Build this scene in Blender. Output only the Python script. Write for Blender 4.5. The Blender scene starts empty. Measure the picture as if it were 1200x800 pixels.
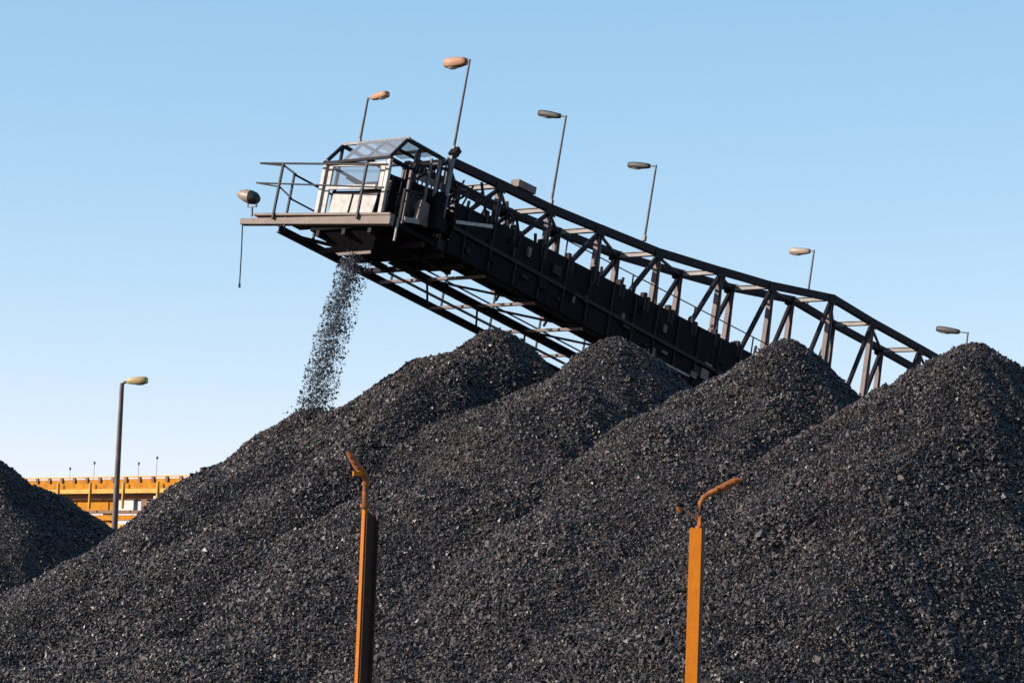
import bpy, math, random
import numpy as np
from mathutils import Vector, Matrix

R = math.radians
random.seed(7)
sc = bpy.context.scene
col = sc.collection

# ---------------------------------------------------------------- camera
CAM_Z = 1.7
PITCH = math.atan(300 / 3120)
ROLL = R(2.2)
cd = bpy.data.cameras.new('camera')
cam = bpy.data.objects.new('camera', cd)
col.objects.link(cam)
cam.location = (0, 0, CAM_Z)
f = Vector((0, math.cos(PITCH), math.sin(PITCH)))
r0 = Vector((1, 0, 0)); u0 = r0.cross(f)
r_ = r0 * math.cos(ROLL) + u0 * math.sin(ROLL)
u_ = u0 * math.cos(ROLL) - r0 * math.sin(ROLL)
m = Matrix((r_, u_, -f)).transposed()
cam.rotation_euler = m.to_euler()
cd.sensor_width = 36
cd.lens = 36 * 3120 / 1200
cd.clip_end = 20000
sc.camera = cam

# ---------------------------------------------------------------- light
SUN_DIR = Vector((-0.90, -0.20, 0.38)).normalized()     # towards the sun
sun_el = math.asin(SUN_DIR.z)
w = bpy.data.worlds.new('World'); sc.world = w; w.use_nodes = True
nt = w.node_tree; nt.nodes.clear()
out = nt.nodes.new('ShaderNodeOutputWorld'); bg = nt.nodes.new('ShaderNodeBackground')
sky = nt.nodes.new('ShaderNodeTexSky'); sky.sky_type = 'NISHITA'; sky.sun_disc = False
sky.sun_elevation = sun_el
sky.sun_rotation = math.atan2(SUN_DIR.x, SUN_DIR.y)
sky.air_density = 0.6; sky.dust_density = 0.3; sky.ozone_density = 2.2
bg.inputs['Strength'].default_value = 0.1
sep = nt.nodes.new('ShaderNodeSeparateColor'); comb = nt.nodes.new('ShaderNodeCombineColor')
nt.links.new(sky.outputs[0], sep.inputs[0])
for ch, (pw_, k_) in enumerate(((0.87, 1.46), (0.52, 2.03), (0.38, 2.60))):   # softer, hazier gradient
    pn = nt.nodes.new('ShaderNodeMath'); pn.operation = 'POWER'; pn.inputs[1].default_value = pw_
    mn = nt.nodes.new('ShaderNodeMath'); mn.operation = 'MULTIPLY'; mn.inputs[1].default_value = k_
    nt.links.new(sep.outputs[ch], pn.inputs[0]); nt.links.new(pn.outputs[0], mn.inputs[0]); nt.links.new(mn.outputs[0], comb.inputs[ch])
nt.links.new(comb.outputs[0], bg.inputs[0]); nt.links.new(bg.outputs[0], out.inputs[0])
sd = bpy.data.lights.new('sun', 'SUN'); sd.energy = 4.0; sd.angle = R(0.5); sd.color = (1, 0.91, 0.80)
so = bpy.data.objects.new('sun', sd); col.objects.link(so)
so.rotation_euler = SUN_DIR.to_track_quat('Z', 'Y').to_euler()
sc.view_settings.view_transform = 'Standard'; sc.view_settings.look = 'None'
sc.view_settings.exposure = 1.0; sc.view_settings.gamma = 1; sc.view_settings.use_curve_mapping = False

# ---------------------------------------------------------------- materials
def mat(name, base, rough=0.6, metal=0.0, var=None, scale=4.0, amount=0.5, bump=0.0, island=0.0, spec=0.5,
        detail_scale=None, trans=0.0, alpha=1.0):
    M = bpy.data.materials.new(name); M.use_nodes = True
    n = M.node_tree; b = n.nodes['Principled BSDF']
    b.inputs['Roughness'].default_value = rough
    b.inputs['Metallic'].default_value = metal
    b.inputs['Specular IOR Level'].default_value = spec
    b.inputs['Transmission Weight'].default_value = trans
    b.inputs['Alpha'].default_value = alpha
    tc = n.nodes.new('ShaderNodeTexCoord')
    nz = n.nodes.new('ShaderNodeTexNoise'); nz.inputs['Scale'].default_value = scale
    nz.inputs['Detail'].default_value = 6; nz.inputs['Roughness'].default_value = 0.65
    n.links.new(tc.outputs['Object'], nz.inputs['Vector'])
    rp = n.nodes.new('ShaderNodeValToRGB')
    rp.color_ramp.elements[0].position = 0.5 - amount * 0.3; rp.color_ramp.elements[1].position = 0.5 + amount * 0.3
    rp.color_ramp.elements[0].color = (*base, 1)
    rp.color_ramp.elements[1].color = (*(var or base), 1)
    n.links.new(nz.outputs['Fac'], rp.inputs['Fac'])
    last = rp.outputs['Color']
    if island:
        ge = n.nodes.new('ShaderNodeNewGeometry')
        mr = n.nodes.new('ShaderNodeMapRange')
        mr.inputs['To Min'].default_value = 1 - island; mr.inputs['To Max'].default_value = 1 + island
        n.links.new(ge.outputs['Random Per Island'], mr.inputs['Value'])
        mx = n.nodes.new('ShaderNodeMix'); mx.data_type = 'RGBA'; mx.blend_type = 'MULTIPLY'
        mx.inputs['Factor'].default_value = 1
        n.links.new(last, mx.inputs['A']); n.links.new(mr.outputs['Result'], mx.inputs['B'])
        last = mx.outputs['Result']
        pw = n.nodes.new('ShaderNodeMapRange')
        pw.inputs['To Min'].default_value = rough - 0.10; pw.inputs['To Max'].default_value = rough + 0.25
        n.links.new(ge.outputs['Random Per Island'], pw.inputs['Value'])
        n.links.new(pw.outputs['Result'], b.inputs['Roughness'])
    n.links.new(last, b.inputs['Base Color'])
    if bump:
        n2 = n.nodes.new('ShaderNodeTexNoise'); n2.inputs['Scale'].default_value = detail_scale or scale * 6
        n2.inputs['Detail'].default_value = 4
        n.links.new(tc.outputs['Object'], n2.inputs['Vector'])
        bp = n.nodes.new('ShaderNodeBump'); bp.inputs['Strength'].default_value = bump
        bp.inputs['Distance'].default_value = 0.03
        n.links.new(n2.outputs['Fac'], bp.inputs['Height']); n.links.new(bp.outputs['Normal'], b.inputs['Normal'])
    return M

M = {}
M['coal'] = mat('coal', (0.026, 0.0205, 0.022), 0.48, var=(0.041, 0.032, 0.030), scale=0.5, amount=0.8, bump=0.5, detail_scale=9, island=0.95, spec=0.4)
M['coal_fall'] = mat('falling_coal', (0.04, 0.048, 0.062), 0.5, var=(0.07, 0.08, 0.095), scale=3, island=0.5)
M['ground'] = mat('coal_dust_ground', (0.035, 0.032, 0.03), 0.9, var=(0.06, 0.052, 0.045), scale=0.2, amount=0.8, bump=0.6, detail_scale=3)
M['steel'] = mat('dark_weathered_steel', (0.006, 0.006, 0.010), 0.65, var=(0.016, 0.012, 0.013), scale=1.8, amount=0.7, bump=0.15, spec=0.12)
M['post'] = mat('brown_grey_steel', (0.045, 0.027, 0.026), 0.65, var=(0.14, 0.095, 0.085), scale=2.5, amount=0.7, bump=0.1)
M['beam'] = mat('dusty_pale_steel', (0.13, 0.11, 0.105), 0.65, var=(0.25, 0.225, 0.21), scale=3, amount=0.7)
M['deck'] = mat('dusty_brown_steel', (0.09, 0.062, 0.05), 0.7, var=(0.17, 0.125, 0.102), scale=3, amount=0.8, bump=0.2)
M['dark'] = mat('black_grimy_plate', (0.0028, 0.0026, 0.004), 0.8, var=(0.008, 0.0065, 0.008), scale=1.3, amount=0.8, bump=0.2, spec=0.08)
M['rubber'] = mat('black_belt_rubber', (0.012, 0.012, 0.013), 0.75, var=(0.03, 0.028, 0.027), scale=2)
M['white'] = mat('dirty_white_paint', (0.19, 0.165, 0.14), 0.6, var=(0.42, 0.40, 0.37), scale=5, amount=0.8)
M['galv'] = mat('galvanised_steel', (0.05, 0.052, 0.06), 0.55, metal=0.3, var=(0.10, 0.10, 0.10), scale=6)
M['rail'] = mat('dark_handrail_paint', (0.004, 0.006, 0.010), 0.7, var=(0.010, 0.012, 0.016), scale=5)
M['tan_head'] = mat('tan_lamp_casing', (0.26, 0.115, 0.055), 0.6, var=(0.36, 0.18, 0.10), scale=9)
M['beige_head'] = mat('beige_lamp_casing', (0.17, 0.12, 0.085), 0.5, var=(0.28, 0.22, 0.16), scale=9)
M['dark_head'] = mat('dark_lamp_casing', (0.007, 0.006, 0.007), 0.6, var=(0.016, 0.014, 0.014), scale=9)
M['yellow_head'] = mat('yellowish_lamp_casing', (0.26, 0.18, 0.06), 0.5, var=(0.36, 0.26, 0.10), scale=9)
M['lens'] = mat('milky_lens', (0.35, 0.33, 0.28), 0.2, var=(0.45, 0.42, 0.36), scale=5)
M['orange'] = mat('orange_paint', (0.34, 0.095, 0.001), 0.6, var=(0.46, 0.14, 0.002), scale=7, amount=0.9, bump=0.1, spec=0.15)
M['rust'] = mat('rusty_orange_steel', (0.085, 0.02, 0.005), 0.8, var=(0.36, 0.11, 0.010), scale=14, amount=0.6, bump=0.4)
M['gorange'] = mat('gantry_orange', (0.20, 0.065, 0.003), 0.65, var=(0.44, 0.19, 0.004), scale=1.6, amount=0.9, spec=0.15)
M['gbright'] = mat('gantry_pale_orange', (0.34, 0.16, 0.01), 0.6, var=(0.52, 0.30, 0.05), scale=1.6, amount=0.7)
M['gpale'] = mat('pale_cabinet_paint', (0.42, 0.36, 0.33), 0.6, var=(0.5, 0.46, 0.44))
M['gbrown'] = mat('gantry_brown', (0.10, 0.045, 0.022), 0.7, var=(0.18, 0.08, 0.035), scale=0.8)
M['pane'] = mat('window_pane', (0.12, 0.14, 0.17), 0.05, alpha=0.25)
M['roofpane'] = mat('dusty_clear_sheet', (0.22, 0.25, 0.30), 0.35, var=(0.32, 0.32, 0.36), scale=3, alpha=0.38)

# ---------------------------------------------------------------- mesh helpers
def tag(o, label=None, cat=None, group=None, kind=None):
    if label: o['label'] = label
    if cat: o['category'] = cat
    if group: o['group'] = group
    if kind: o['kind'] = kind
    return o

def empty(name, loc, label, cat, group=None):
    o = bpy.data.objects.new(name, None); o.empty_display_size = 0.3
    o.location = loc; col.objects.link(o)
    return tag(o, label, cat, group)

def origin(o):
    p = Vector((0, 0, 0))
    while o is not None:
        p += o.location; o = o.parent
    return p

class MB:
    def __init__(s): s.v = []; s.f = []; s.smooth = []
    def add(s, vs, fs, smooth=False):
        n = len(s.v); s.v += [Vector(v) for v in vs]
        s.f += [tuple(n + i for i in q) for q in fs]; s.smooth += [smooth] * len(fs)
        return s
    def hexa(s, c):          # 8 corners: bottom 0-3, top 4-7
        return s.add(c, [(3, 2, 1, 0), (4, 5, 6, 7), (0, 1, 5, 4), (1, 2, 6, 5), (2, 3, 7, 6), (3, 0, 4, 7)])
    def bar(s, p, q, a, b=None, up=(0, 0, 1)):   # rectangular bar, a = width across, b = depth along up
        p = Vector(p); q = Vector(q); b = b or a
        d = (q - p).normalized(); x = d.cross(Vector(up))
        if x.length < 1e-3: x = d.cross(Vector((1, 0, 0)))
        x.normalize(); y = x.cross(d).normalized()
        c = []
        for e in (p, q):
            for i, j in ((-1, -1), (1, -1), (1, 1), (-1, 1)):
                c.append(e + x * (a / 2 * i) + y * (b / 2 * j))
        return s.hexa(c)
    def ibeam(s, p, q, a, b, up=(0, 0, 1), t=0.02):
        p = Vector(p); q = Vector(q); d = (q - p).normalized(); x = d.cross(Vector(up)).normalized(); y = x.cross(d).normalized()
        o = y * (b / 2 - t / 2)
        s.bar(p + o, q + o, a, t, up); s.bar(p - o, q - o, a, t, up); s.bar(p, q, t, b - 2 * t, up)
        return s
    def tube(s, pts, r, n=8, cap=True):
        pts = [Vector(p) for p in pts]
        rs = r if isinstance(r, (list, tuple)) else [r] * len(pts)
        rings = []
        ref = Vector((0, 0, 1))
        for i, p in enumerate(pts):
            d = (pts[min(i + 1, len(pts) - 1)] - pts[max(i - 1, 0)]).normalized()
            x = d.cross(ref)
            if x.length < 0.05: x = d.cross(Vector((1, 0, 0)))
            x.normalize(); y = d.cross(x)
            rings.append([p + (x * math.cos(2 * math.pi * k / n) + y * math.sin(2 * math.pi * k / n)) * rs[i] for k in range(n)])
        vs = [v for q in rings for v in q]; fs = []
        for i in range(len(pts) - 1):
            for k in range(n):
                fs.append((i * n + k, i * n + (k + 1) % n, (i + 1) * n + (k + 1) % n, (i + 1) * n + k))
        s.add(vs, fs, True)
        if cap:
            s.add(rings[0], [tuple(range(n))[::-1]]); s.add(rings[-1], [tuple(range(n))])
        return s
    def loft(s, rings, smooth=True):
        n = len(rings[0]); vs = [v for q in rings for v in q]; fs = []
        for i in range(len(rings) - 1):
            for k in range(n):
                fs.append((i * n + k, i * n + (k + 1) % n, (i + 1) * n + (k + 1) % n, (i + 1) * n + k))
        s.add(vs, fs, smooth)
        s.add(rings[0], [tuple(range(n))[::-1]]); s.add(rings[-1], [tuple(range(n))])
        return s
    def build(s, name, material, parent=None, label=None):
        me = bpy.data.meshes.new(name)
        o = bpy.data.objects.new(name, me); col.objects.link(o)
        if parent is not None: o.parent = parent
        off = origin(parent)
        me.from_pydata([tuple(v - off) for v in s.v], [], s.f); me.update()
        me.polygons.foreach_set('use_smooth', s.smooth)
        me.materials.append(M[material])
        if label: o['label'] = label
        return o

def big_mesh(name, V, T, material, loc=(0, 0, 0)):
    V = np.asarray(V, np.float32) - np.array(loc, np.float32); T = np.asarray(T, np.int32)
    me = bpy.data.meshes.new(name)
    me.vertices.add(len(V)); me.vertices.foreach_set('co', V.ravel())
    me.loops.add(T.size); me.loops.foreach_set('vertex_index', T.ravel())
    me.polygons.add(len(T)); me.polygons.foreach_set('loop_start', np.arange(0, T.size, 3, dtype=np.int32))
    me.update(calc_edges=True)
    me.materials.append(M[material])
    me.polygons.foreach_set('use_smooth', np.zeros(len(T), bool))
    o = bpy.data.objects.new(name, me); o.location = loc; col.objects.link(o)
    return o

OCT = np.array([[1, 0, 0], [-1, 0, 0], [0, 1, 0], [0, -1, 0], [0, 0, 1], [0, 0, -1]], float)
OCTF = np.array([[0, 2, 4], [2, 1, 4], [1, 3, 4], [3, 0, 4], [2, 0, 5], [1, 2, 5], [3, 1, 5], [0, 3, 5]])
def lumps(P, size, rng):
    n = len(P)
    v = OCT[None] * rng.uniform(0.65, 1.2, (n, 6, 1)) + rng.normal(0, 0.24, (n, 6, 3))
    v *= rng.uniform(0.6, 1.25, (n, 1, 3))
    q = rng.normal(size=(n, 4)); q /= np.linalg.norm(q, axis=1)[:, None]
    a, b, c, d = q.T
    Rm = np.stack([np.stack([a*a+b*b-c*c-d*d, 2*(b*c-a*d), 2*(b*d+a*c)], -1),
                   np.stack([2*(b*c+a*d), a*a-b*b+c*c-d*d, 2*(c*d-a*b)], -1),
                   np.stack([2*(b*d-a*c), 2*(c*d+a*b), a*a-b*b-c*c+d*d], -1)], 1)
    v = np.einsum('nij,nkj->nki', Rm, v) * size[:, None, None] + P[:, None, :]
    T = (OCTF[None] + 6 * np.arange(n)[:, None, None]).reshape(-1, 3)
    return v.reshape(-1, 3), T

# ---------------------------------------------------------------- ground
GZ = -1.5
g = MB()
nn = 24
ring = [(x, y) for x in np.linspace(-4000, 4000, nn) for y in np.linspace(-300, 9000, nn)]
g.add([(x, y, GZ) for x, y in ring], [(i * nn + j, (i + 1) * nn + j, (i + 1) * nn + j + 1, i * nn + j + 1) for i in range(nn - 1) for j in range(nn - 1)])
tag(g.build('ground', 'ground'), kind='structure')

# ---------------------------------------------------------------- coal heaps
rng = np.random.default_rng(11)
#        x      y     z    left  right front back  r0
PILES = [(-0.40, 62.2, 7.92, 0.66, 1.04, 0.62, 0.74, 0.42),
         (2.34, 59.6, 7.55, 0.76, 1.10, 0.60, 0.74, 0.42),
         (5.95, 56.9, 7.38, 0.76, 1.10, 0.60, 0.74, 0.40),
         (9.42, 54.0, 7.21, 0.74, 1.00, 0.60, 0.74, 0.46),
         (-4.62, 62.4, 5.96, 1.00, 0.80, 0.74, 0.70, 0.45),
         (-14.6, 72.0, 5.18, 0.62, 0.62, 0.62, 0.62, 0.50)]
CREST = (-0.62, -0.785)      # the heaps trail off towards the left front
LAB = [('tall black coal heap just right of the falling coal, its rounded top under the boom', 'coal heap'),
       ('black coal heap with a broad top, second tall heap right of the falling coal', 'coal heap'),
       ('black coal heap rising between the broad-topped one and the rightmost one', 'coal heap'),
       ('rightmost and nearest coal heap, covering the low end of the boom', 'coal heap'),
       ('lower coal heap that the falling coal lands on', 'coal heap'),
       ('separate coal heap at the left edge, left of the lone lamp post', 'coal heap')]
waves = []
for k in range(46):
    L = rng.uniform(0.35, 5.0); a = rng.uniform(0, 2 * math.pi)
    waves.append((math.cos(a) * 2 * math.pi / L, math.sin(a) * 2 * math.pi / L, rng.uniform(0, 6.28), 0.0105 * L ** 0.8))
def noise(x, y):
    z = 0
    for a, b, c, d in waves: z = z + d * np.sin(a * x + b * y + c)
    return z
def hpile(i, x, y):
    px, py, pz, sl, sr, sf, sb, r0 = PILES[i]
    dx = x - px; dy = y - py; r = np.hypot(dx, dy) + 1e-6
    cx = dx / r; cy = dy / r
    ca = cx * CREST[0] + cy * CREST[1]; cp = -cx * CREST[1] + cy * CREST[0]
    s = np.where(cp < 0, sl, sr) * cp ** 2 + np.where(ca > 0, sf, sb) * ca ** 2
    ang = np.arctan2(dy, dx)
    gully = (np.sin(ang * 9 + i * 2.1 + 0.8 * np.sin(r * 0.7)) * 0.5 + np.sin(ang * 17 + i * 1.3 + 0.5 * np.sin(r * 1.1)) * 0.3) * 0.07 * np.clip(r - 0.6, 0, 3) / 3 * 1.6
    h = pz - s * (np.sqrt(r * r + r0 * r0) - r0)
    return h + gully + noise(x + 3.1 * i, y - 1.7 * i) * np.clip(r / 1.2, 0.3, 1)
def hall(x, y):
    return np.stack([hpile(i, x, y) for i in range(len(PILES))])

for i, (px, py, pz, *_rest) in enumerate(PILES):
    st = 0.16; rad = (pz - GZ) / 0.56 + 1
    xs = np.arange(-rad, rad, st) + px; ys = np.arange(-rad, rad, st) + py
    X, Y = np.meshgrid(xs, ys, indexing='ij')
    X = X + rng.uniform(-.05, .05, X.shape); Y = Y + rng.uniform(-.05, .05, Y.shape)
    Z = hpile(i, X, Y) - 0.03 + rng.normal(0, 0.012, X.shape)
    ok = Z > GZ - 0.3
    n1, n2 = X.shape
    idx = np.arange(n1 * n2).reshape(n1, n2)
    okf = ok[:-1, :-1] & ok[1:, :-1] & ok[:-1, 1:] & ok[1:, 1:]
    a = idx[:-1, :-1][okf]; b = idx[1:, :-1][okf]; c = idx[1:, 1:][okf]; d = idx[:-1, 1:][okf]
    T = np.concatenate([np.stack([a, b, c], 1), np.stack([a, c, d], 1)])
    V = np.stack([X.ravel(), Y.ravel(), Z.ravel()], 1)
    used = np.unique(T); remap = np.full(len(V), -1); remap[used] = np.arange(len(used))
    V = V[used]; T = remap[T]
    # loose lumps on the surface
    area = (2 * rad) ** 2
    n = int(area * 1080)
    x = rng.uniform(px - rad, px + rad, n); y = rng.uniform(py - rad, py + rad, n)
    H = hall(x, y); z = H[i]
    keep = (z > GZ - 0.02) & (z >= H.max(0) - 0.05)
    far = (y > py + 2.0)
    keep &= (~far) | (rng.uniform(size=n) < 0.18)
    keep &= (np.abs(x / y) < 0.30)
    x = x[keep]; y = y[keep]; z = z[keep]; n = len(x)
    size = np.clip(rng.lognormal(math.log(0.0235), 0.42, n), 0.011, 0.065)
    ang_ = np.arctan2(y - py, x - px); rr_ = np.hypot(x - px, y - py)
    patch = 0.5 * np.sin(ang_ * 13 + np.sin(rr_ * .8 + i)) + 0.5 * np.sin(x * .9 + i * 2 + np.sin(y * .7)) * np.sin(y * 1.1 + x * .3)
    size *= 1.0 + 0.28 * patch + 0.012 * np.clip(rr_ - 3, 0, 6)      # fines and coarse streaks
    P = np.stack([x, y, z + rng.normal(0.002, 0.020, n)], 1)
    LV, LT = lumps(P, size, rng)
    V2 = np.concatenate([V, LV]); T2 = np.concatenate([T, LT + len(V)])
    o = big_mesh('coal_heap', V2, T2, 'coal', (px, py, GZ))
    tag(o, LAB[i][0], LAB[i][1], 'coal heaps along the stockyard')

# ---------------------------------------------------------------- boom frame of reference
O = Vector((-2.91348473, 60.0, 10.04812388))
th, ph = R(52), R(12)
U = Vector((math.cos(th) * math.cos(ph), math.sin(th) * math.cos(ph), -math.sin(ph)))
Vv = Vector((-math.sin(th), math.cos(th), 0))
W = U.cross(Vv)
def L(u, v, w_): return O + U * u + Vv * v + W * w_

stk_base = L(33.0, 0.7, 0); stk_base.z = GZ
ST = empty('coal_stacker', stk_base, 'long dark steel conveyor boom reaching over the coal heaps and pouring coal from its tip', 'coal stacker')

VF = 1.32     # far side of the truss
def lerp_tab(tab, u):
    for (a, b), (c, d) in zip(tab, tab[1:]):
        if u <= c: return b + (d - b) * (u - a) / (c - a)
    return tab[-1][1]
TOP = [(1.7, 2.16), (3.66, 2.30), (5.68, 2.42), (7.77, 2.64), (10.39, 2.92), (13.29, 3.40), (15.82, 3.84), (18.91, 4.52), (21.25, 4.55), (24.13, 4.66), (27.2, 4.75), (30.2, 4.8), (33, 4.8)]
BT = [(0, 1.15), (3.0, 1.30), (8, 1.45), (15.3, 1.66), (18.9, 1.72), (33, 1.75)]
for v in (0, VF):
    b = MB()
    for (a, wa), (c, wc) in zip(TOP, TOP[1:]):
        b.bar(L(a - 0.02, v, wa), L(c + 0.02, v, wc), 0.15, 0.20, W)
    b.build('top_chord', 'steel', ST)
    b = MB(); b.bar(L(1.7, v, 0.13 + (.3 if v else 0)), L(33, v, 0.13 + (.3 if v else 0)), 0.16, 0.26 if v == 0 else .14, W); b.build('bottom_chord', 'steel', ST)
for k, (u, w_) in enumerate(TOP):
    bt = lerp_tab(BT, u) if k else 0.3
    for v in (0, VF):
        b = MB()
        du = 0.045 if v == 0 else 0.05
        b.ibeam(L(u, v, 0.26), L(u, v, w_ - 0.10), 0.14, 0.12, U)
        if k > 2: b.bar(L(u + 0.26, v, bt - 0.6), L(u + 0.07, v, w_ - 0.12), 0.07, 0.05, U)
        b.build('truss_post', 'post', ST)
        if k:
            b = MB()
            g0 = v - .085 if v == 0 else v + .085
            for wa_, hh_, dd_ in ((w_ - .2, .2, -.26),):
                b.hexa([L(u + dd_ * .9, g0 - .008, wa_), L(u + .12, g0 - .008, wa_), L(u + .12, g0 + .008, wa_), L(u + dd_ * .9, g0 + .008, wa_),
                        L(u + dd_, g0 - .008, wa_ + hh_), L(u + .12, g0 - .008, wa_ + hh_), L(u + .12, g0 + .008, wa_ + hh_), L(u + dd_, g0 + .008, wa_ + hh_)] if dd_ < 0 else
                       [L(u - .1, g0 - .008, wa_), L(u + .2, g0 - .008, wa_), L(u + .2, g0 + .008, wa_), L(u - .1, g0 + .008, wa_),
                        L(u - .1, g0 - .008, wa_ + hh_), L(u + .1, g0 - .008, wa_ + hh_), L(u + .1, g0 + .008, wa_ + hh_), L(u - .1, g0 + .008, wa_ + hh_)])
            b.build('gusset_plate', 'steel', ST)
    b = MB(); b.ibeam(L(u, 0.09, w_ - 0.02), L(u, VF - 0.09, w_ - 0.02), 0.10, 0.13, W, 0.015); b.build('cross_beam', 'beam', ST)
    if k:
        ua, wa = TOP[k - 1]
        for v in (0, VF):
            b = MB()
            if k >= 3:          # knee brace falling towards the tip
                b.bar(L(u - 0.05, v, w_ - 0.16), L(max(u - 1.25, ua + 0.2), v, bt - 0.35), 0.09, 0.11, W)
            else:
                b.bar(L(u - 0.05, v, w_ - 0.14), L(ua + 0.06, v, 0.4), 0.08, 0.09, W)
            b.build('truss_brace', 'steel', ST)
        b = MB(); b.bar(L(ua + 0.1, 0.08, wa - 0.08), L(u - 0.1, VF - 0.08, w_ - 0.09), 0.06, 0.06, W); b.build('wind_brace', 'steel', ST)

# conveyor in the truss
def plate(v, u0_, u1_, t, wlo, dw=0.0):
    b = MB()
    us = np.arange(u0_, u1_ + 0.01, 1.0)
    for a, c in zip(us, us[1:]):
        h0 = lerp_tab(BT, a) + dw; h1 = lerp_tab(BT, c) + dw
        b.hexa([L(a, v - t, wlo), L(c, v - t, wlo), L(c, v + t, wlo), L(a, v + t, wlo),
                L(a, v - t, h0), L(c, v - t, h1), L(c, v + t, h1), L(a, v + t, h0)])
    return b
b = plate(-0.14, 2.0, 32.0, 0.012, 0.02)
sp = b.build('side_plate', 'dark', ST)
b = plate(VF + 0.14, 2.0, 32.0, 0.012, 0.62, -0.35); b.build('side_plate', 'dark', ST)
for k in range(30):
    u = 2.5 + k; b = MB(); b.bar(L(u, -0.175, 0.05), L(u, -0.175, lerp_tab(BT, u) - 0.04), 0.05, 0.04, U); b.build('plate_rib', 'steel', sp)
b = MB(); b.bar(L(2, -0.185, 0.62), L(32, -0.185, 0.72), 0.05, 0.09, W); b.build('cable_tray', 'steel', ST)
bl = MB()
us = np.arange(0.9, 32.5, 0.5)
prof = [(0.16, 1.12), (0.38, 0.98), (0.90, 0.98), (1.12, 1.12)]
for a, c in zip(us, us[1:]):
    for (v0, w0), (v1, w1) in zip(prof, prof[1:]):
        bl.add([L(a, v0, w0), L(c, v0, w0), L(c, v1, w1), L(a, v1, w1), L(a, v0, w0 - .03), L(c, v0, w0 - .03), L(c, v1, w1 - .03), L(a, v1, w1 - .03)],
               [(0, 1, 2, 3), (7, 6, 5, 4)])
bl.hexa([L(0.9, 0.2, 0.42), L(32, 0.2, 0.42), L(32, 1.1, 0.42), L(0.9, 1.1, 0.42), L(0.9, 0.2, 0.45), L(32, 0.2, 0.45), L(32, 1.1, 0.45), L(0.9, 1.1, 0.45)])
bl.build('conveyor_belt', 'rubber', ST)
# coal riding on the belt
lr = np.random.default_rng(5); n = 2600
uu = lr.uniform(1.2, 31, n); vv = lr.normal(0.64, 0.15, n).clip(0.25, 1.05)
hh = 1.0 + 0.17 * np.exp(-((vv - .64) / .2) ** 2) + lr.normal(0, .02, n)
PP = np.array([list(L(a, b_, c)) for a, b_, c in zip(uu, vv, hh)])
LV, LT = lumps(PP, lr.uniform(.04, .09, n), lr)
cb = big_mesh('coal_on_belt', LV, LT, 'coal', tuple(O))
tag(cb, 'layer of coal riding on the conveyor belt inside the boom', 'coal', None, 'stuff')
for k in range(26):
    u = 3.2 + k * 1.12
    h = lerp_tab(BT, u)
    b = MB()
    b.bar(L(u, 0.1, 0.86), L(u, 1.2, 0.86), 0.08, 0.10, W)
    b.bar(L(u, -0.09, h - 0.3), L(u, -0.09, h + 0.15), 0.16, 0.10, U)
    b.bar(L(u + 0.17, -0.09, h - 0.3), L(u + 0.17, -0.09, h + 0.08), 0.14, 0.10, U)
    fr = b.build('idler_frame', 'steel', ST)
    b = MB(); b.tube([L(u, 0.42, 0.925), L(u, 0.88, 0.925)], 0.045); b.tube([L(u, 0.38, 0.93), L(u, 0.14, 1.07)], 0.045); b.tube([L(u, 0.92, 0.93), L(u, 1.14, 1.07)], 0.045)
    b.build('roller', 'galv', fr)
# small fittings along the near side plate
cr = random.Random(9)
for k in range(34):
    u = 2.6 + cr.random() * 14; w0 = cr.uniform(.1, 1.1)
    b = MB(); h_ = cr.uniform(.06, .28); l_ = cr.uniform(.05, .35)
    b.hexa([L(u, -.22, w0), L(u + l_, -.22, w0), L(u + l_, -.155, w0), L(u, -.155, w0), L(u, -.22, w0 + h_), L(u + l_, -.22, w0 + h_), L(u + l_, -.155, w0 + h_), L(u, -.155, w0 + h_)])
    b.build('side_fitting', cr.choice(['steel', 'dark', 'dark', 'post']), sp)
for k in range(16):
    u = 2.3 + k * .9 + cr.random() * .5; h_ = lerp_tab(BT, u)
    b = MB(); b.bar(L(u, -.02, h_ - .2), L(u + cr.uniform(-.15, .2), -.02, h_ + cr.uniform(.1, .32)), .06, .05, U); b.build('idler_bracket', 'steel', ST)
# near pull rope with its small posts
b = MB(); b.tube([L(6.0, -0.05, 1.86), L(16.0, -0.05, 2.18), L(20, -0.05, 2.28)], 0.016, 6)
for u in np.arange(6.5, 20, 2.9): b.bar(L(u, -0.05, 1.3), L(u, -0.05, 1.88 + .03 * (u - 6)), 0.03, 0.03, U)
b.build('pull_rope', 'rail', ST)

# side walkway beyond the truss
VA = 3.28; VC = 1.75
b = MB(); b.ibeam(L(-0.12, VA, 0.02), L(31, VA, 0.02), 0.12, 0.17, W); b.build('walkway_stringer', 'steel', ST)
b = MB(); b.ibeam(L(2.2, VC, -0.02), L(31, VC, -0.02), 0.12, 0.17, W); b.build('walkway_stringer', 'steel', ST)
for k in range(15):
    u = 3.6 + 2.02 * k
    b = MB(); b.bar(L(u, -0.05, -0.05), L(u, VA - 0.05, -0.05), 0.07, 0.07, W); b.build('walkway_joist', 'post', ST)
    b = MB(); b.bar(L(u + .1, VC + .05, -0.03), L(u + 1.9, VA - .05, -0.03), 0.05, 0.05, W); b.build('walkway_brace', 'steel', ST)
    b = MB(); b.bar(L(u + 1.9, 0.05, -0.03), L(u + .1, VC - .05, -0.03), 0.05, 0.05, W); b.build('walkway_brace', 'steel', ST)
b = MB()
for k in range(5): b.bar(L(3.6, VC + 0.25 + k * .07, 0.09), L(30, VC + 0.25 + k * .07, 0.09), 0.012, 0.03, W)
b.build('walkway_grating', 'rail', ST)
b = MB()
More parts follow.
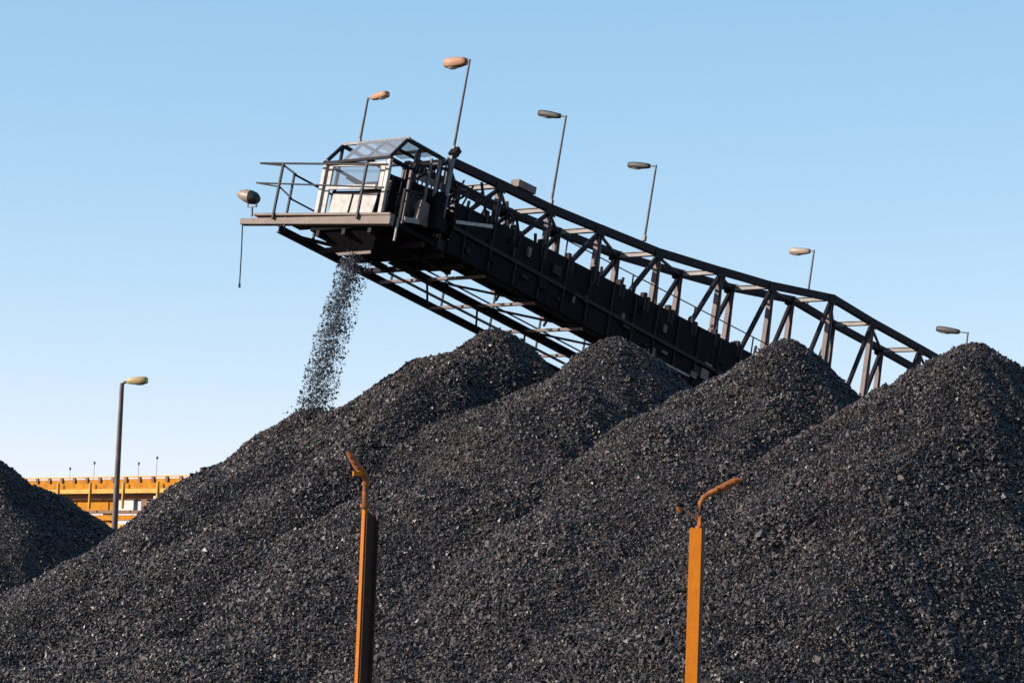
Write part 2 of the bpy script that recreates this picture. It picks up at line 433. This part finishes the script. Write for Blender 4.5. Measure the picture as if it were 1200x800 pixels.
for k in range(16): 
    u = 0.04 + 2.02 * k if k else 0.06
    b.bar(L(u, VA + .02, 0.1), L(u, VA + .02, 1.45), 0.045, 0.045, U)
    if k == 1: b.bar(L(1.1, VA + .02, 0.1), L(1.1, VA + .02, 1.45), 0.05, 0.05, U)
b.tube([L(0.02, VA + .02, 1.45), L(30.4, VA + .02, 1.45)], 0.026, 6)
b.tube([L(0.02, VA + .02, 0.85), L(30.4, VA + .02, 0.85)], 0.022, 6)
b.build('walkway_handrail', 'rail', ST)
b = MB(); b.bar(L(1.1, VA + .02, 1.12), L(1.1, VA - .06, 1.26), 0.12, 0.16, U); b.build('emergency_stop', 'dark', ST)

# ---------------------------------------------------------------- head platform
def T(v): return 0.058 * v
def LD(u, v, w_): return L(u, v, w_ + T(v))
b = MB()
b.hexa([LD(0, -0.02, 0), LD(0.16, -0.02, 0), LD(0.16, 4.72, 0), LD(0, 4.72, 0), LD(0, -0.02, 0.20), LD(0.16, -0.02, 0.20), LD(0.16, 4.72, 0.14), LD(0, 4.72, 0.14)])
b.hexa([LD(-0.03, -0.02, 0.205), LD(0.16, -0.02, 0.205), LD(0.16, 4.3, 0.205), LD(-0.03, 4.3, 0.205), LD(-0.03, -0.02, 0.26), LD(0.16, -0.02, 0.26), LD(0.16, 4.3, 0.26), LD(-0.03, 4.3, 0.26)])
b.build('platform_edge_beam', 'deck', ST)
b = MB(); b.hexa([L(0.17, -.05, .03), L(2.0, -.05, .03), L(2.0, 2.55, .03), L(0.17, 2.55, .03), L(0.17, -.05, .14), L(2.0, -.05, .14), L(2.0, 2.55, .14), L(0.17, 2.55, .14)])
b.hexa([L(0.17, 2.6, .20), L(0.5, 2.6, .20), L(0.5, 3.2, .20), L(0.17, 3.2, .20), L(0.17, 2.6, .24), L(0.5, 2.6, .24), L(0.5, 3.2, .24), L(0.17, 3.2, .24)])
b.hexa([L(2.0, -.05, .0), L(3.2, -.05, .0), L(3.2, 1.35, .0), L(2.0, 1.7, .0), L(2.0, -.05, .06), L(3.2, -.05, .06), L(3.2, 1.35, .06), L(2.0, 1.7, .06)])
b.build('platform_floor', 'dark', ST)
for v in (0.7, 1.5, 2.3):
    b = MB(); b.bar(L(.17, v, -.04), L(3.4 - v * .3, v, -.04), .1, .14, W); b.build('platform_joist', 'steel', ST)
for u in (1.3, 2.05, 2.8):
    b = MB(); b.bar(L(u, 0, -.04), L(u, 3.2, -.04), .09, .12, W); b.build('walkway_joist', 'steel', ST)
b = MB(); b.bar(L(.2, 3.2, -.02), L(2.0, 1.9, -.02), .07, .07, W); b.build('platform_brace', 'steel', ST)

# front handrail
b = MB()
for v in (3.62, 0.95, ): b.bar(LD(-.05, v, 0.1), LD(-.05, v, 1.50), 0.05, 0.05, U)
b.tube([LD(-.05, 4.38, 1.52), LD(-.05, 0.3, 1.42)], 0.028, 6)
b.tube([LD(-.05, 4.38, 1.02), LD(-.05, 0.3, 0.86)], 0.022, 6)
b.tube([LD(-.05, 4.38, 1.52), LD(-.02, 3.62, 1.46), L(0.1, VA, 1.46)], 0.026, 6)
b.tube([LD(-.05, 4.38, 1.02), LD(-.02, 3.62, .92), L(0.1, VA, .86)], 0.022, 6)
b.build('platform_handrail', 'rail', ST)

# head cabin: white front panel with a window
UC = 0.20
C0, C1 = 0.50, 2.40
cab = MB()
def cb_(v0, v1, w0, w1, u=UC, t=0.05):
    cab.hexa([LD(u, v0, w0), LD(u + t, v0, w0), LD(u + t, v1, w0), LD(u, v1, w0), LD(u, v0, w1), LD(u + t, v0, w1), LD(u + t, v1, w1), LD(u, v1, w1)])
cb_(C0 + .10, C1 - .0, 0.93, 1.03); cb_(C0 + .10, C1, 1.50, 1.60)
cb_(C1 - .16, C1, 0.24, .93); cb_(C1 - .16, C1, 1.03, 1.50); cb_(C0 + .10, C0 + .24, 1.03, 1.50)
cab.build('cabin_front_frame', 'white', ST)
for (a, c) in ((C0 + .26, C0 + .98), (C0 + 1.05, C1 - .26)):
    b = MB(); b.hexa([LD(UC + .02, a, .30), LD(UC + .05, a, .30), LD(UC + .05, c, .30), LD(UC + .02, c, .30), LD(UC + .08, a, .84), LD(UC + .11, a, .84), LD(UC + .11, c, .84), LD(UC + .08, c, .84)])
    b.build('cabin_panel', 'white', ST)
b = MB(); b.hexa([LD(UC + .13, C0 + .1, .25), LD(UC + .16, C0 + .1, .25), LD(UC + .16, C1 - .16, .25), LD(UC + .13, C1 - .16, .25), LD(UC + .13, C0 + .1, .93), LD(UC + .16, C0 + .1, .93), LD(UC + .16, C1 - .16, .93), LD(UC + .13, C1 - .16, .93)])
b.build('cabin_backing', 'dark', ST)
b = MB(); b.hexa([LD(UC + .02, C0 + .24, 1.03), LD(UC + .03, C0 + .24, 1.03), LD(UC + .03, C1 - .16, 1.03), LD(UC + .02, C1 - .16, 1.03), LD(UC + .02, C0 + .24, 1.5), LD(UC + .03, C0 + .24, 1.5), LD(UC + .03, C1 - .16, 1.5), LD(UC + .02, C1 - .16, 1.5)])
b.build('cabin_window', 'pane', ST)
for v in (C0 - .03, C1 + .05):
    b = MB(); b.bar(LD(UC - .02, v, .2), LD(UC - .02, v, 1.66 if v < 1 else 1.64), .10, .09, U); b.build('cabin_post', 'white', ST)

for (a, c, e, g_) in ((2.2, 1.42, 1.5, 1.12), (1.7, 1.1, .7, 1.2)):
    b = MB(); b.bar(LD(UC + .5, a, c), LD(UC + .5, e, g_), .07, .10, W); b.build('cabin_inner_bar', 'steel', ST)
b = MB(); b.bar(LD(UC + .6, 1.6, 1.18), LD(UC + .6, .75, 1.22), .16, .22, W); b.build('cabin_switch_box', 'deck', ST)
b = MB(); b.bar(LD(UC + .7, 1.05, .9), LD(UC + .7, 1.05, 1.5), .3, .3, U); b.build('cabin_cupboard', 'dark', ST)
# hood over the belt head
HW = 2.32
for v in (0.45, 2.45):
    b = MB(); b.bar(L(.12, v, 1.70), L(.62, v, HW), .07, .07, W); b.bar(L(.60, v, HW), L(2.0, v, HW + .02), .07, .08, W)
    b.bar(L(.62, v, HW), L(.62, v, .3), .06, .06, U) if v > 1 else b.bar(L(1.1, v, HW), L(1.1, v, .3), .06, .06, U)
    b.bar(L(.12, v, 1.70), L(1.9, v, 1.70), .05, .06, W)
    b.build('hood_side_frame', 'steel', ST)
for v in (1.15, 1.85):
    b = MB(); b.bar(L(.12, v, 1.70), L(.62, v, HW), .05, .05, W); b.bar(L(.62, v, HW + .0), L(2.0, v, HW + .02), .06, .06, W); b.build('hood_rafter', 'steel', ST)
for u, w_, m_ in ((.62, HW + .03, 'beam'), (1.3, HW - .02, 'steel'), (2.0, HW, 'steel'), (.13, 1.70, 'steel')):
    b = MB(); b.bar(L(u, .4, w_), L(u, 2.5, w_), .06, .06, W); b.build('hood_cross_bar', m_, ST)
b = MB(); b.hexa([L(.12, .45, 1.73), L(.12, 1.9, 1.73), L(.62, 1.9, HW + .06), L(.62, .45, HW + .06), L(.11, .45, 1.745), L(.11, 1.9, 1.745), L(.61, 1.9, HW + .075), L(.61, .45, HW + .075)])
b.build('hood_sheet', 'roofpane', ST)
b = MB(); b.hexa([L(.66, .45, HW + .07), L(1.9, .45, HW + .08), L(1.9, 1.7, HW + .08), L(.66, 1.7, HW + .07), L(.66, .45, HW + .08), L(1.9, .45, HW + .09), L(1.9, 1.7, HW + .09), L(.66, 1.7, HW + .08)])
b.build('hood_sheet', 'roofpane', ST)

# machinery in the head: pulley, drive, pipes, junction boxes
b = MB(); b.tube([L(.95, .12, .74), L(.95, 1.18, .74)], .36, 20); b.build('head_pulley', 'rubber', ST)
b = MB(); b.tube([L(.95, -.12, .74), L(.95, .12, .74)], .12, 12); b.hexa([L(.75, -.16, .3), L(1.15, -.16, .3), L(1.15, -.04, .3), L(.75, -.04, .3), L(.8, -.16, .86), L(1.1, -.16, .86), L(1.1, -.04, .86), L(.8, -.04, .86)])
b.build('pulley_bearing', 'post', ST)
b = MB(); b.tube([L(1.35, -.22, .62), L(1.35, -.22, 1.15)], .16, 14); b.tube([L(1.35, -.22, 1.15), L(1.35, -.22, 1.22)], .11, 12)
b.hexa([L(1.15, -.4, .3), L(1.55, -.4, .3), L(1.55, -.05, .3), L(1.15, -.05, .3), L(1.18, -.38, .62), L(1.52, -.38, .62), L(1.52, -.07, .62), L(1.18, -.07, .62)])
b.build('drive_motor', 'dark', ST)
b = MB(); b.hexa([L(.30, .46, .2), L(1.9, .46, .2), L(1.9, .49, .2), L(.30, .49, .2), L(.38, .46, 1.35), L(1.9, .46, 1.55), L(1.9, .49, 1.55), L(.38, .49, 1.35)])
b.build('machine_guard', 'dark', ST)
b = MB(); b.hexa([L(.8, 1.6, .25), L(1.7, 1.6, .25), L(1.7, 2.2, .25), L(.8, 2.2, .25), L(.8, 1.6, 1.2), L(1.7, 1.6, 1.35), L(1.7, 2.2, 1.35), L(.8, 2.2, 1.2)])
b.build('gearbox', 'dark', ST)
for (u, v, w0, w1, m_) in ((.55, .1, .2, 1.5, 'post'), (1.0, -.05, .9, 1.95, 'post'), (1.25, -.1, 1.1, 2.0, 'deck'), (.85, .3, .9, 2.1, 'steel'), (1.45, .02, .9, 2.1, 'steel'), (.3, -.05, .15, .95, 'steel')):
    b = MB(); b.bar(L(u, v, w0), L(u, v, w1), .06, .06, U); b.build('service_pipe', m_, ST)
b = MB(); b.bar(L(.5, -.02, 1.62), L(1.7, -.02, 1.95), .05, .07, W); b.bar(L(.3, -.02, .92), L(1.7, -.02, 1.25), .05, .06, W); b.bar(L(.5, .0, 1.2), L(1.6, .0, 2.1), .05, .05, W); b.build('head_brace', 'steel', ST)
b = MB(); b.bar(L(1.0, .3, 1.55), L(1.9, .3, 1.62), .04, .16, W); b.build('head_panel', 'beam', ST)
b = MB(); b.bar(L(1.68, -.06, .75), L(1.68, -.06, 2.36), .11, .13, U); b.build('lamp_bracket_post', 'galv', ST)
b = MB(); b.bar(L(1.62, -.12, 2.26), L(1.74, -.12, 2.46), .2, .16, U); b.build('lamp_bracket', 'steel', ST)
b = MB(); b.bar(L(2.05, -.21, .76), L(2.75, -.75, .86), .05, .08, W); b.build('white_bar', 'white', ST)
b = MB(); b.bar(L(.35, -.14, .22), L(.85, -.14, .34), .05, .12, W); b.build('white_bar', 'beam', ST)
b = MB(); b.hexa([L(4.2, -.1, 2.46), L(4.9, -.1, 2.50), L(4.9, .15, 2.50), L(4.2, .15, 2.46), L(4.2, -.1, 2.64), L(4.9, -.1, 2.68), L(4.9, .15, 2.68), L(4.2, .15, 2.64)]); b.build('junction_box', 'deck', ST)
b = MB(); b.hexa([L(1.9, 1.2, .9), L(3.5, 1.2, .9), L(3.5, 1.23, .9), L(1.9, 1.23, .9), L(1.9, 1.2, 1.85), L(3.3, 1.2, 1.62), L(3.3, 1.23, 1.62), L(1.9, 1.23, 1.85)]); b.build('belt_cover', 'dark', ST)
b = MB()
for q_ in range(7): b.bar(L(.5 + q_ * .17, .30, .25), L(.55 + q_ * .17, .30, 1.7 + .05 * q_), .03, .03, U)
for q_ in range(4): b.bar(L(.4, .30, .6 + q_ * .32), L(1.65, .30, .7 + q_ * .32), .03, .03, W)
b.build('guard_mesh', 'steel', ST)
b = MB()
for q_ in range(5): b.bar(L(2.0 + q_ * .36, -.02, 1.25), L(2.3 + q_ * .36, -.02, 1.9), .035, .035, W)
b.bar(L(1.75, -.02, 1.55), L(3.6, -.02, 1.60), .04, .05, W)
b.build('inner_rail', 'steel', ST)
b = MB(); b.bar(L(10.6, -.25, .10), L(12.2, -.25, .12), .05, .06, W); b.build('cable_tray', 'beam', ST)
b = MB(); b.tube([L(3.0, 2.45, -.04), L(30, 2.45, -.04)], .035, 6); b.build('service_pipe', 'beam', ST)
for q_ in range(7): 
    b = MB(); b.bar(L(3.4 + q_ * 2.02, 1.0, .0), L(3.9 + q_ * 2.02, 1.0, .95), .05, .05, W); b.build('belt_hanger', 'steel', ST)
b = MB(); b.bar(L(.2, -.09, -.35), L(.2, -.09, .2), .04, .04, U); b.build('service_pipe', 'beam', ST)
# clutter in the first bays: hoses, boxes, secondary rails
cr = random.Random(3)
for k in range(9):
    u = 2.0 + cr.random() * 3.8; v = cr.choice([0.1, .3, VF]); w0 = 1.1 + cr.random() * .4
    b = MB(); b.bar(L(u, v, w0), L(u + cr.uniform(-.5, .8), v, min(w0 + cr.uniform(.4, .9), 2.25)), .05, .05, W); b.build('service_pipe', 'steel', ST)
b = MB(); b.bar(L(1.8, -.03, 1.75), L(5.6, -.03, 1.85), .05, .06, W); b.build('inner_rail', 'steel', ST)
b = MB(); b.bar(L(1.8, VF, 1.65), L(7.6, VF, 1.95), .05, .06, W); b.build('inner_rail', 'steel', ST)

# discharge chute beneath the head
b = MB()
t0 = [L(.25, .5, .02), L(1.9, .5, .02), L(1.9, 2.4, .02), L(.25, 2.4, .02)]
t1 = [L(.75, 1.05, -.36), L(1.45, 1.05, -.36), L(1.45, 2.05, -.36), L(.75, 2.05, -.36)]
b.add(t0 + t1, [(0, 1, 5, 4), (1, 2, 6, 5), (2, 3, 7, 6), (3, 0, 4, 7)])
b.build('discharge_chute', 'dark', ST)
b = MB(); b.bar(t1[3], t1[0], .05, .10, W); b.build('chute_lip', 'deck', ST)
# hidden support at the landward end
b = MB(); b.hexa([L(30.5, -.6, -.8), L(34, -.6, -.8), L(34, 2.2, -.8), L(30.5, 2.2, -.8), L(30.5, -.6, .0), L(34, -.6, .0), L(34, 2.2, .0), L(30.5, 2.2, .0)])
b.build('slewing_frame', 'steel', ST)
for du in (-1.6, 1.6):
    for dv in (-1.6, 1.6):
        top = L(32.2 + du * .6, .8 + dv * .6, -.8); bot = Vector((top.x + du * .5, top.y + dv * .5, GZ))
        b = MB(); b.bar(bot, top, .3, .3, U); b.build('portal_leg', 'steel', ST)

# ---------------------------------------------------------------- lamps
def head_mesh(p, d, length, width, height, drop=0.0):
    d = Vector(d).normalized(); x = d.cross(Vector((0, 0, 1))).normalized(); y = x.cross(d).normalized()
    rings = []
    for t, a, h in ((0, .45, .5), (.05, .62, .72), (.2, .72, .85), (.42, .97, .97), (.75, 1, 1), (.95, .92, .9), (1, .75, .7)):
        c = p + d * (length * t) - y * (drop * t)
        rings.append([c + x * (math.copysign(abs(math.cos(q)) ** .42, math.cos(q)) * width / 2 * a) + y * (math.copysign(abs(math.sin(q)) ** .42, math.sin(q)) * height / 2 * h) for q in [2 * math.pi * k / 14 for k in range(14)]])
    m_ = MB(); m_.loft(rings); 
    l_ = MB(); c = p + d * (length * .66) - y * (height * .40)
    lr_ = [[c - y * (height * e) + x * (math.cos(q) * width * .40 * s) + d * (math.sin(q) * length * .26 * s) for q in [2 * math.pi * k / 12 for k in range(12)]] for e, s in ((0, 1), (.14, .9), (.22, .5))]
    l_.loft(lr_)
    return m_, l_
def boom_lamp(u, v, w0, w1, hd, length, headmat, label, wd=.22, ht=.17, arm=.12):
    base = L(u, v, w0); top = L(u, v, w1)
    b = MB(); b.tube([base, top, ], [.036, .027], 8); hdv = Vector(hd).normalized()
    b.tube([top - W * .03, top - W * .03 + hdv * arm * 1.15], .02, 8)
    b.bar(base - W * .02, base + W * .12, .085, .085, U)
    pole = b.build('boom_lamp', 'galv', ST, label)
    m_, l_ = head_mesh(top - W * .03 + hdv * arm, hdv, length, wd, ht)
    h = m_.build('lamp_head', headmat, pole); l_.build('lens', 'lens', h)
up = Vector((0, 0, 1))
def hdir(deg, lat=0.0):      # level direction across the boom, deg = rise
    return Vv * math.cos(R(deg)) + up * math.sin(R(deg)) + U * lat
boom_lamp(1.68, -.06, 2.40, 4.72, hdir(-1), .62, 'tan_head', 'tan lamp on a tall pole above the head of the boom', .30, .24, .10)
boom_lamp(5.65, -.02, 2.52, 4.86, hdir(11), .66, 'dark_head', 'dark lamp pointing left, second one down the boom from the tan lamp', .22, .17, .18)
boom_lamp(9.65, -.02, 3.0, 5.06, hdir(6), .66, 'dark_head', 'dark lamp pointing left above the middle of the boom', .22, .17, .20)
boom_lamp(19.68, VF, 4.60, 6.30, hdir(2), .66, 'beige_head', 'beige lamp pointing left over the taller end of the boom', .24, .2, .14)
boom_lamp(26.85, -.02, 4.7, 6.05, hdir(9), .78, 'dark_head', 'dark lamp peeping over the top of the rightmost coal heap', .24, .2, .30)
boom_lamp(.62, 1.95, HW, 3.50, -Vv * 1 + up * .12, .50, 'tan_head', 'small reddish lamp pointing right above the cabin roof', .20, .16, .12)

# floodlight on the platform tip (a part of the stacker) 
p = LD(.05, 4.42, .2)
b = MB(); b.bar(p, p + up * .24, .04, .04, U); b.bar(p + up * .24 - Vv * .14, p + up * .24 + Vv * .14, .05, .03, up)
for s in (-1, 1): b.bar(p + up * .22 + Vv * .14 * s, p + up * .42 + Vv * .14 * s, .03, .03, U)
fl = b.build('floodlight', 'galv', ST, 'floodlight with a wide tapering hood on the outer tip of the platform')
d = (Vv + up * .10 - U * .25).normalized(); x = d.cross(up).normalized(); y = x.cross(d).normalized()
c0 = p + up * .42 - d * .16
rings = []
for t, rr in ((0, .10), (.06, .17), (.18, .20), (.30, .185), (.44, .12), (.52, .05)):
    rings.append([c0 + d * t * 1.15 + y * (.02 + t * .12) + (x * math.cos(q) + y * math.sin(q) * .85) * rr for q in [2 * math.pi * k / 14 for k in range(14)]])
m_ = MB(); m_.loft(rings[:3]); m_.build('lamp_housing', 'dark_head', fl)
m_ = MB(); m_.loft([[q + d * .004 for q in rings[2]]] + rings[3:]); m_.build('lamp_hood', 'beige_head', fl)

# hanging cable
p = LD(.02, 4.66, .08)
b = MB(); b.tube([p, p - up * .7 + U * .01, p - up * 1.5], .017, 6); b.tube([p - up * 1.5, p - up * 1.6], .03, 6)
tag(b.build('hanging_cable', 'rail'), 'thin cable hanging straight down from the outer tip of the platform', 'cable')

# ---------------------------------------------------------------- falling coal
fr_ = np.random.default_rng(21); n = 16000
t = fr_.uniform(0, 1.0, n)
top = np.array(L(.90, 1.72, -.30)); bot = np.array([-4.62, 62.2, 5.80])
cen = top[None] * (1 - t[:, None]) + bot[None] * t[:, None]
cen[:, 0] -= 0.06 * np.sin(np.pi * t)
wid = 0.13 + 0.07 * t
ox = fr_.normal(0, 1, n).clip(-1.9, 2.3) * wid
tail = fr_.uniform(size=n) < 0.15
ox = np.where(tail, fr_.uniform(.05, .52, n), ox)
cl = 0.10 * np.sin(t * 31 + 1) + 0.06 * np.sin(t * 67)
P = cen + np.stack([ox + cl * .25, fr_.normal(0, .18, n), fr_.normal(0, .04, n)], 1)
dens = np.sin(t * 43 + 2 * np.sin(ox * 9)) * .5 + np.sin(t * 97 + ox * 23) * .5
ok_ = fr_.uniform(size=n) < 0.72 + 0.35 * dens
sz = np.clip(fr_.lognormal(math.log(.0125), .5, n), .006, .05)
# lumps bouncing where the stream lands
nb = 500; P[:nb] = bot + np.stack([fr_.normal(0.1, .26, nb), fr_.normal(0, .25, nb), np.abs(fr_.normal(0, .10, nb)) - .08], 1); ok_[:nb] = True
P = P[ok_]; sz = sz[ok_]
LV, LT = lumps(P, sz, fr_)
tag(big_mesh('falling_coal', LV, LT, 'coal_fall', tuple(bot)), 'stream of coal lumps falling from the boom tip onto the heap below', 'falling coal', None, 'stuff')

# ---------------------------------------------------------------- lone yard lamp
bx, by = -12.42, 85.0
lp = empty('lamp_post', (bx, by, GZ), 'lone tall dark lamp post in the dip left of the big coal heaps', 'lamp post')
b = MB(); b.tube([(bx, by, GZ), (bx, by, 3), (bx, by, 8.05)], [.13, .105, .07], 10); b.tube([(bx, by, GZ), (bx, by, GZ + .1)], .25, 12); pole = b.build('pole', 'post', lp)
b = MB(); b.tube([(bx, by, 8.02), (bx + .12, by - .02, 8.10), (bx + .3, by - .05, 8.13)], .045, 8); b.build('arm', 'post', lp)
m_, l_ = head_mesh(Vector((bx + .16, by - .05, 8.12)), (1, -.25, .07), .68, .30, .24)
h = m_.build('lamp_head', 'yellow_head', lp); l_.build('lens', 'lens', h)

# ---------------------------------------------------------------- fence posts in front
def orient(az): return Vector((math.cos(az), math.sin(az), 0))
# left post: wide face turned to the right, away from the sun
def fence_post(x0, y0, ax, wid_, dep, ztop, label):
    a = orient(ax); n_ = Vector((-a.y, a.x, 0))          # a along the wide face, n_ away from camera
    root = empty('fence_post', (x0, y0, GZ), label, 'fence post', 'orange fence posts in front of the coal')
    p = Vector((x0, y0, 0))
    b = MB(); t_ = .008
    c = [p, p + a * wid_, p + a * wid_ + n_ * dep, p + n_ * dep]
    b.hexa([q + up * GZ for q in c] + [q + up * ztop for q in c])
    return root, b, p, a, n_
M['channel'] = mat('shade_brown_channel', (0.028, 0.013, 0.009), 0.7, var=(0.075, 0.028, 0.013), scale=9, amount=0.7, bump=0.2)  # shade on the posts' unlit faces, put into a dark brown colour
root, b, p, a, n_ = fence_post(-1.345, 25.96, R(28), .135, .085, 2.455, 'fence post with a channel painted dark for shade beside a thin orange bar, its cranked arm leaning left')
b = MB()
def channel(b, p, a, n_, w_, d_, z1, t_=.007):
    for v0, v1, e0, e1 in ((0, w_, d_ - t_, d_), (0, t_, 0, d_ - t_), (w_ - t_, w_, 0, d_ - t_)):
        c = [p + a * v0 + n_ * e0, p + a * v1 + n_ * e0, p + a * v1 + n_ * e1, p + a * v0 + n_ * e1]
        b.hexa([q + up * GZ for q in c] + [q + up * z1 for q in c])
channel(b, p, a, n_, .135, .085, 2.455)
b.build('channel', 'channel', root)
q = Vector((-1.372, 25.99, 0))
b = MB(); b.bar(q + up * GZ, q + up * 2.50, .040, .036, (0.62, 0.78, 0)); b.build('stay_bar', 'orange', root)
b = MB(); b.tube([q + up * 2.50, q + up * 2.80], .030, 10)
b.tube([q + up * 2.52, q + up * 2.555], .048, 10); b.tube([q + up * 2.735, q + up * 2.765], .040, 10); b.build('riser', 'rust', root)
b = MB(); b.bar(q + up * 2.845 + Vector((-.035, -.02, 0)), q + up * 2.845 + Vector((-.125, -.05, 0)), .05, .045, up); b.build('clamp', 'orange', root)
b = MB(); b.tube([q + up * 2.78, q + up * 2.85 + Vector((-.02, 0, 0)), q + up * 2.93 + Vector((-.10, -.01, 0)), q + up * 3.06 + Vector((-.185, -.02, 0))], [.028, .036, .040, .026], 9)
for k in range(3): b.tube([q + up * (2.90 + .05 * k) + Vector((-.09 - .035 * k, -.07, 0)), q + up * (2.90 + .05 * k) + Vector((-.09 - .035 * k, .05, 0))], .014, 6)
b.build('cranked_arm', 'rust', root)

root, b, p, a, n_ = fence_post(1.80, 26.0, R(-20), .122, .02, 2.445, 'bright orange fence post, its rusty cranked arm leaning right')
b.build('face_bar', 'orange', root)
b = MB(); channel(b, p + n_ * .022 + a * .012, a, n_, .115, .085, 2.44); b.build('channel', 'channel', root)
q = Vector((1.90, 26.06, 0))
b = MB(); b.tube([q + up * 2.35, q + up * 2.55, q + up * 2.69, q + up * 2.75 + Vector((.035, 0, 0))], [.026, .024, .026, .028], 9); b.tube([q + up * 2.44, q + up * 2.47], .04, 9); b.build('riser', 'rust', root)
b = MB(); b.tube([q + up * 2.735 + Vector((.02, 0, 0)), q + up * 2.775 + Vector((.07, 0, 0)), q + up * 2.87 + Vector((.25, 0, 0)), q + up * 2.925 + Vector((.34, 0, 0)), q + up * 2.935 + Vector((.40, 0, 0))], [.026, .028, .040, .032, .016], 9)
for k in range(3): b.tube([q + up * (2.84 + .035 * k) + Vector((.16 + .08 * k, -.06, 0)), q + up * (2.84 + .035 * k) + Vector((.16 + .08 * k, .05, 0))], .013, 6)
b.build('cranked_arm', 'rust', root)
b = MB(); b.tube([q + up * 2.50, q + up * 2.60 + Vector((-.11, -.01, 0)), q + up * 2.62 + Vector((-.17, -.01, 0))], .009, 6); b.build('insulator_rod', 'rust', root)
b = MB(); b.tube([q + up * 2.60 + Vector((-.19, -.01, 0)), q + up * 2.625 + Vector((-.21, -.01, 0)), q + up * 2.65 + Vector((-.225, -.01, 0))], [.018, .026, .014], 8); b.build('insulator', 'rust', root)

# ---------------------------------------------------------------- distant orange conveyor gantry
gy = 150.0
G = empty('conveyor_gantry', (-20, gy, GZ), 'distant orange conveyor gantry seen in the dip between two coal heaps', 'conveyor gantry')
GX0, GX1 = -56.0, 14.0
sl = lambda x: 0.0 * x
def gb(x0, x1, zlo, zhi, y0, y1, name, m_, par=G, skew=True):
    b = MB(); s0, s1 = (sl(x0), sl(x1)) if skew else (0, 0)
    b.hexa([(x0, y0, zlo + s0), (x1, y0, zlo + s1), (x1, y1, zlo + s1), (x0, y1, zlo + s0), (x0, y0, zhi + s0), (x1, y0, zhi + s1), (x1, y1, zhi + s1), (x0, y1, zhi + s0)])
    return b.build(name, m_, par)
deck = gb(GX0, GX1, 6.95, 7.50, gy, gy + 2.4, 'upper_beam', 'gorange')
gb(GX0, GX1, 7.58, 7.66, gy - .05, gy + .05, 'top_rail', 'gbright')
gb(GX0, GX1, 6.68, 6.93, gy - .25, gy + 2.4, 'lower_flange', 'gbright')
gb(GX0, GX1, 6.36, 6.67, gy + .4, gy + 2.2, 'underside_beam', 'gbrown')
x = GX0 + .7
while x < GX1:
    gb(x, x + .26, 7.32, 7.62, gy - .12, gy - .01, 'roller_bracket', 'gbrown'); x += 1.42
gb(GX0, GX1, 5.55, 5.72, gy + .1, gy + .5, 'service_pipe', 'gbrown')
gb(GX0, GX1, 5.15, 5.45, gy + .1, gy + .6, 'lower_beam', 'gorange')
gb(GX0, GX1, 4.0, 4.95, gy + .2, gy + .7, 'base_beam', 'gbright')
gb(GX0, -24.0, 5.74, 6.34, gy + .7, gy + .8, 'cladding_panel', 'gorange')
gb(-19.2, -18.0, 5.95, 6.5, gy - .3, gy + .6, 'cabinet', 'white')
gb(-23.9, -22.2, 5.74, 6.3, gy + .3, gy + .6, 'cabinet', 'gpale')
gb(-21.4, -20.8, 5.74, 6.34, gy + .3, gy + .6, 'cladding_panel', 'gbrown')
x = GX0 + 1.2
k = 0
while x < GX1:
    b = MB(); b.bar((x, gy - .3, 5.8), (x, gy - .3, 7.3), .12, .12, (0, 1, 0)); b.build('hanger', 'gbright', G)
    if k % 2 == 0:
        b = MB(); b.bar((x - 1.6, gy + 1, GZ), (x, gy + 1, 6.4), .3, .3, (0, 1, 0)); b.bar((x + 1.6, gy + 1, GZ), (x, gy + 1, 6.4), .3, .3, (0, 1, 0)); b.build('trestle_leg', 'gorange', G)
    b = MB(); b.bar((x, gy + .4, 5.4), (x + 2.7, gy + .4, 4.5), .16, .16, (0, 1, 0)); b.build('brace', 'gorange', G)
    x += 3.6; k += 1
# small masts standing on the gantry
for xx, zz in ((-29.2, 8.1), (-26.5, 8.4), (-21.7, 8.3), (-19.8, 8.6)):
    b = MB(); b.tube([(xx, gy + .2, 7.45 + sl(xx)), (xx, gy + .2, zz)], .013, 6); b.tube([(xx, gy + .2, zz), (xx, gy + .2, zz + .16)], .06, 8); b.build('beacon_mast', 'galv', G)

G.rotation_euler.z = R(-50)
G.location.z = GZ + 0.10
